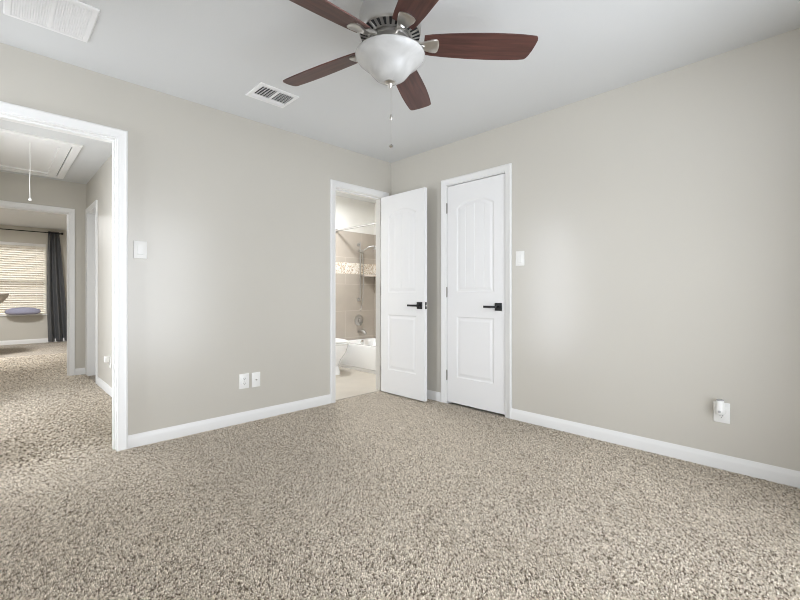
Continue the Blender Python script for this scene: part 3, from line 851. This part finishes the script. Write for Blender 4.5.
plate('wall_outlet', (-1.6185, 0, 0.331), 0, 'white double socket outlet low on the left wall beside the cable plate', 'outlet', 'duplex')
plate('cable_plate', (-1.5200, 0, 0.329), 0, 'white coaxial cable plate with one dark jack low on the left wall', 'outlet', 'coax', 0.072)
plate('light_switch', (0, -1.528, 1.317), R(-90), 'white light switch plate right of the closet door', 'light switch', 'rocker')
plate('wall_outlet', (0, -2.8295, 0.331), R(-90), 'white outlet on the right wall behind a plug in air freshener', 'outlet', 'duplex')
plate('wall_outlet', (HX, 1.83, 0.335), R(-90), 'white outlet low on the right hall wall', 'outlet', 'duplex')

af = thing('air_freshener', (-0.0098, -2.828, 0.353), 'white plug in air freshener plugged into the right wall outlet', 'air freshener', R(-90))
# local: faces -y
link('body', loft([[(x * sx, -0.036 + y * sy, z) for x, y in [(math.cos(2 * math.pi * k / 32), math.sin(2 * math.pi * k / 32)) for k in range(32)]]
      for sx, sy, z in ((0.012, 0.012, -0.026), (0.021, 0.021, -0.022), (0.0255, 0.027, -0.008), (0.0255, 0.028, 0.004), (0.021, 0.024, 0.020), (0.0190, 0.022, 0.048), (0.0185, 0.021, 0.056))]), M['plastic'], af)
link('prong_block', new_box((-0.014, -0.012, -0.016), (0.014, 0.0, 0.016), 0.002), M['plastic'], af)
cp = link('cap', lathe([(0, 0.056), (0.0175, 0.056), (0.0175, 0.060), (0.015, 0.062), (0, 0.062)], 28, center=(0, -0.036, 0)), M['greyduct'], af); cp['label'] = 'grey top vent'
dl = link('dial', lathe([(0, 0), (0.007, 0), (0.007, -0.004), (0, -0.005)], 18, center=(0, -0.0620, -0.004), axis='Y'), M['greyduct'], af); dl['label'] = 'small grey dial'
hp = thing('air_freshener', (HX - 0.0098, 1.83, 0.354), 'small white plug in device on the hall outlet', 'air freshener', R(-90))
link('body', new_box((-0.022, -0.045, -0.018), (0.022, -0.002, 0.045), 0.008, 3), M['plastic'], hp)
link('prong_block', new_box((-0.012, -0.004, -0.012), (0.012, 0.0, 0.012)), M['plastic'], hp)

# ---------------------------------------------------------------- back bedroom
wb = thing('window_blind', ((WIN[0] + WIN[1]) / 2, BY - 0.0, WIN[3]), 'cream horizontal slat blind over the back bedroom window', 'blind')
ww = (WIN[1] - WIN[0]) - 0.012
hh = WIN[3] - WIN[2]
link('head_rail', new_box((-ww / 2, -0.012, -0.058), (ww / 2, 0.055, -0.001), 0.003), M['trim'], wb)
bm = bmesh.new()
ns = 30
for k in range(ns):
    z = -0.082 - k * (hh - 0.12) / (ns - 1)
    bmesh.ops.create_cube(bm, size=1.0, matrix=Matrix.Translation((0, 0.024, z)) @ Matrix.Rotation(R(-38), 4, 'X') @ Matrix.Diagonal((ww, 0.052, 0.003, 1)))
sl = link('slats', bm, M['slat'], wb, smooth=0)
link('bottom_rail', new_box((-ww / 2, 0.0, -hh + 0.004), (ww / 2, 0.048, -hh + 0.020), 0.003), M['blind'], wb)
for x in (-0.42, 0.0, 0.42):
    link('ladder_cord', tube([(x, -0.004, -0.05), (x, -0.004, -hh + 0.012)], 0.0016, 6), M['cord'], wb)

cr = thing('curtain_rod', (-2.80, BY, 2.345), 'thin dark curtain rod above the back bedroom window', 'curtain rod')
link('rod', tube([(-0.80, -0.085, 0), (0.79, -0.085, 0)], 0.010, 14), M['black'], cr)
for x in (-0.81, 0.79):
    link('finial', lathe([(0, 0), (0.012, 0), (0.022, 0.012), (0.026, 0.028), (0.018, 0.042), (0, 0.048)], 20, center=(x if x > 0 else x - 0.035, -0.085, 0), axis='X'), M['black'], cr)
for x in (-0.75, 0.778):
    link('rod_bracket', new_box((x - 0.006, -0.092, -0.020), (x + 0.006, 0.0, -0.009), 0.002), M['black'], cr)
cu = thing('curtain', (-2.06, BY - 0.085, 0.012), 'long dark grey curtain panel hanging right of the window blind', 'curtain')
bm = bmesh.new()
NU, NZ = 120, 40
def cpt(i, j, s):
    u = i / (NU - 1); h = j / (NZ - 1)
    z = h * 2.365
    t = 1 - h
    xl = -0.155 - 0.02 * math.sin(t * math.pi)
    xr = 0.02 + 0.17 * t ** 0.85
    x = xl + (xr - xl) * u
    y = 0.045 - 0.014 * t + (0.026 + 0.020 * t) * math.sin(u * 2 * math.pi * 2.4 + 2.6) + 0.004 * math.sin(u * 19 + h * 3) * t
    return (x, y + s * 0.002, z)
g = [[[bm.verts.new(cpt(i, j, s)) for j in range(NZ)] for i in range(NU)] for s in (-1, 1)]
for i in range(NU - 1):
    for j in range(NZ - 1):
        for s in (0, 1): bm.faces.new((g[s][i][j], g[s][i + 1][j], g[s][i + 1][j + 1], g[s][i][j + 1]))
for i in range(NU - 1):
    for j in (0, NZ - 1): bm.faces.new((g[0][i][j], g[0][i + 1][j], g[1][i + 1][j], g[1][i][j]))
for j in range(NZ - 1):
    for i in (0, NU - 1): bm.faces.new((g[0][i][j], g[0][i][j + 1], g[1][i][j + 1], g[1][i][j]))
link('panel', bm, M['fabric_dark'], cu, smooth=80)

# unidentified lavender shape at the window, built as a guessed cushion
cv = tag(link('cushion', lathe([(0, 0.0), (0.30, 0.004), (0.40, 0.03), (0.42, 0.055), (0.39, 0.105), (0.25, 0.14), (0, 0.152)], 48, sx=0.66, sy=0.28), M['lavender'], smooth=60), 'lavender oval shape along the back bedroom window sill, guessed as a cushion', 'cushion')
cv.location = (-2.615, BY - 0.155, WIN[2] + 0.0)
# bowl chair, mostly out of the frame
bc = thing('bowl_chair', (-3.277, 6.6, 0.0), 'tan round bowl chair at the left edge before the back bedroom window', 'chair')
prof = [(0, 0.77), (0.14, 0.78), (0.26, 0.825), (0.35, 0.90), (0.405, 0.98), (0.42, 1.03), (0.412, 1.045), (0.40, 1.03), (0.385, 0.99), (0.33, 0.92), (0.24, 0.86), (0.12, 0.82), (0, 0.815)]
link('seat_bowl', lathe(prof, 56), M['tan'], bc, smooth=60)
link('base_ring', lathe([(0.16, 0.775), (0.165, 0.74), (0.19, 0.735), (0.20, 0.77), (0.19, 0.79), (0.16, 0.775)], 40), M['plastic'], bc)
for k in range(4):
    a = R(45 + 90 * k)
    link('leg', tube([(0.18 * math.cos(a), 0.18 * math.sin(a), 0.75), (0.26 * math.cos(a), 0.26 * math.sin(a), -0.006)], [0.018, 0.014], 14), M['plastic'], bc)
bl = thing('added_ceiling_light', (-3.30, 5.9, H), 'added round white flush ceiling light of the back bedroom', 'ceiling light')  # unseen fixture added above the back bedroom fill light
link('light_pan', lathe([(0, 0), (0.16, 0), (0.16, -0.02), (0.155, -0.025), (0, -0.025)], 40), M['nickel'], bl)

# ---------------------------------------------------------------- carpet pile: short leaning tufts
import numpy as np
def carpet_pile():
    rng = np.random.default_rng(3)
    def field(x, y, n, lo, hi):
        v = np.zeros_like(x)
        for _ in range(n):
            k = rng.uniform(lo, hi); a = rng.uniform(0, 2 * np.pi); p = rng.uniform(0, 2 * np.pi)
            v += np.sin(k * (x * np.cos(a) + y * np.sin(a)) + p)
        return v / np.sqrt(n)
    def patch(x0, x1, y0, y1, d):
        xs, ys = np.meshgrid(np.arange(x0, x1, d), np.arange(y0, y1, d))
        xs, ys = xs.ravel(), ys.ravel()
        return xs + rng.uniform(-.5, .5, xs.size) * d, ys + rng.uniform(-.5, .5, xs.size) * d, np.full(xs.size, d)
    P = [patch(-3.45, -0.014, -3.6, -0.014, 0.0056), patch(-3.28, -2.476, -0.014, 0.12, 0.0075),
         patch(-0.727, -0.111, -0.014, 0.03, 0.0075), patch(-3.41, -2.212, 0.12, 3.38, 0.0095), patch(-3.13, -2.376, 3.38, 3.5, 0.011), patch(-3.6, -1.5, 3.5, 6.0, 0.014)]
    x, y, d = [np.concatenate(q) for q in zip(*P)]
    # keep what the room's doorways and the view let one see, with a margin
    fx, fy = x + 3.046, y + 3.226
    f = fx * .7022 + fy * .7120; r = fx * .7120 - fy * .7022
    keep = (f > 0.75) & (np.abs(r) < f * 1.06 + 0.25)
    x, y, d = x[keep], y[keep], d[keep]
    n = x.size
    lean_a = field(x, y, 6, 1.0, 4.0) * 1.6
    lean_m = 0.45 + 0.25 * field(x, y, 8, 2.0, 7.0)
    th = rng.uniform(0, 2 * np.pi, n)
    h = rng.uniform(0.0070, 0.0105, n) * (d / 0.0060) ** 0.5
    lx = d * (lean_m * np.cos(lean_a) + rng.normal(0, .55, n)); ly = d * (lean_m * np.sin(lean_a) + rng.normal(0, .55, n))
    V = np.empty((n, 7, 3), np.float32)
    for k in range(3):
        a = th + 2 * np.pi * k / 3
        V[:, k] = np.stack([x + .42 * d * np.cos(a), y + .42 * d * np.sin(a), np.full(n, -0.0065)], 1)
        a = a + 0.5
        V[:, 3 + k] = np.stack([x + .5 * lx + .74 * d * np.cos(a), y + .5 * ly + .74 * d * np.sin(a), -0.006 + .62 * h], 1)
    V[:, 6] = np.stack([x + lx, y + ly, -0.006 + h], 1)
    T = np.array([[0, 1, 4], [0, 4, 3], [1, 2, 5], [1, 5, 4], [2, 0, 3], [2, 3, 5], [3, 4, 6], [4, 5, 6], [5, 3, 6]], np.int32)
    F = (T[None] + 7 * np.arange(n, dtype=np.int32)[:, None, None]).reshape(-1, 3)
    me = bpy.data.meshes.new('carpet_pile')
    me.vertices.add(n * 7); me.vertices.foreach_set('co', V.ravel())
    me.loops.add(F.size); me.loops.foreach_set('vertex_index', F.ravel())
    me.polygons.add(len(F)); me.polygons.foreach_set('loop_start', np.arange(0, F.size, 3, dtype=np.int32))
    me.polygons.foreach_set('use_smooth', np.ones(len(F), bool))
    yarn = np.array([[.69, .615, .515], [.54, .475, .385], [.40, .345, .27], [.17, .137, .102], [.85, .78, .68]])
    pick = rng.choice(5, n, p=[.30, .26, .16, .14, .14])
    c = np.ones((n, 7, 4), np.float32)
    c[:, :, :3] = (yarn[pick] * (rng.uniform(.88, 1.12, n) * (1.04 + .05 * np.clip(field(x, y, 7, 1.5, 5.0), -1.3, 1.3)))[:, None])[:, None, :]
    at = me.color_attributes.new('yarn', 'FLOAT_COLOR', 'POINT'); at.data.foreach_set('color', c.ravel())
    me.update(calc_edges=True); me.validate()
    m, N, L, Pn = newmat('carpet_yarn')
    Pn.inputs['Roughness'].default_value = 0.95; Pn.inputs['Specular IOR Level'].default_value = 0.1
    a = N.new('ShaderNodeAttribute'); a.attribute_name = 'yarn'
    nz = N.new('ShaderNodeTexNoise'); nz.inputs['Scale'].default_value = 900
    tc = N.new('ShaderNodeTexCoord'); L.new(tc.outputs['Object'], nz.inputs['Vector'])
    mr = N.new('ShaderNodeMapRange'); mr.inputs['To Min'].default_value = 0.85; mr.inputs['To Max'].default_value = 1.15
    L.new(nz.outputs['Fac'], mr.inputs['Value'])
    x_ = N.new('ShaderNodeMix'); x_.data_type = 'RGBA'; x_.blend_type = 'MULTIPLY'; x_.inputs['Factor'].default_value = 1
    L.new(a.outputs['Color'], x_.inputs[6]); L.new(mr.outputs['Result'], x_.inputs[7]); L.new(x_.outputs[2], Pn.inputs['Base Color'])
    me.materials.append(m)
    o = bpy.data.objects.new('carpet_pile', me); COL.objects.link(o)
    tag(o, 'short speckled beige carpet pile covering the bedroom and hall floor', 'carpet', kind='stuff')
carpet_pile()
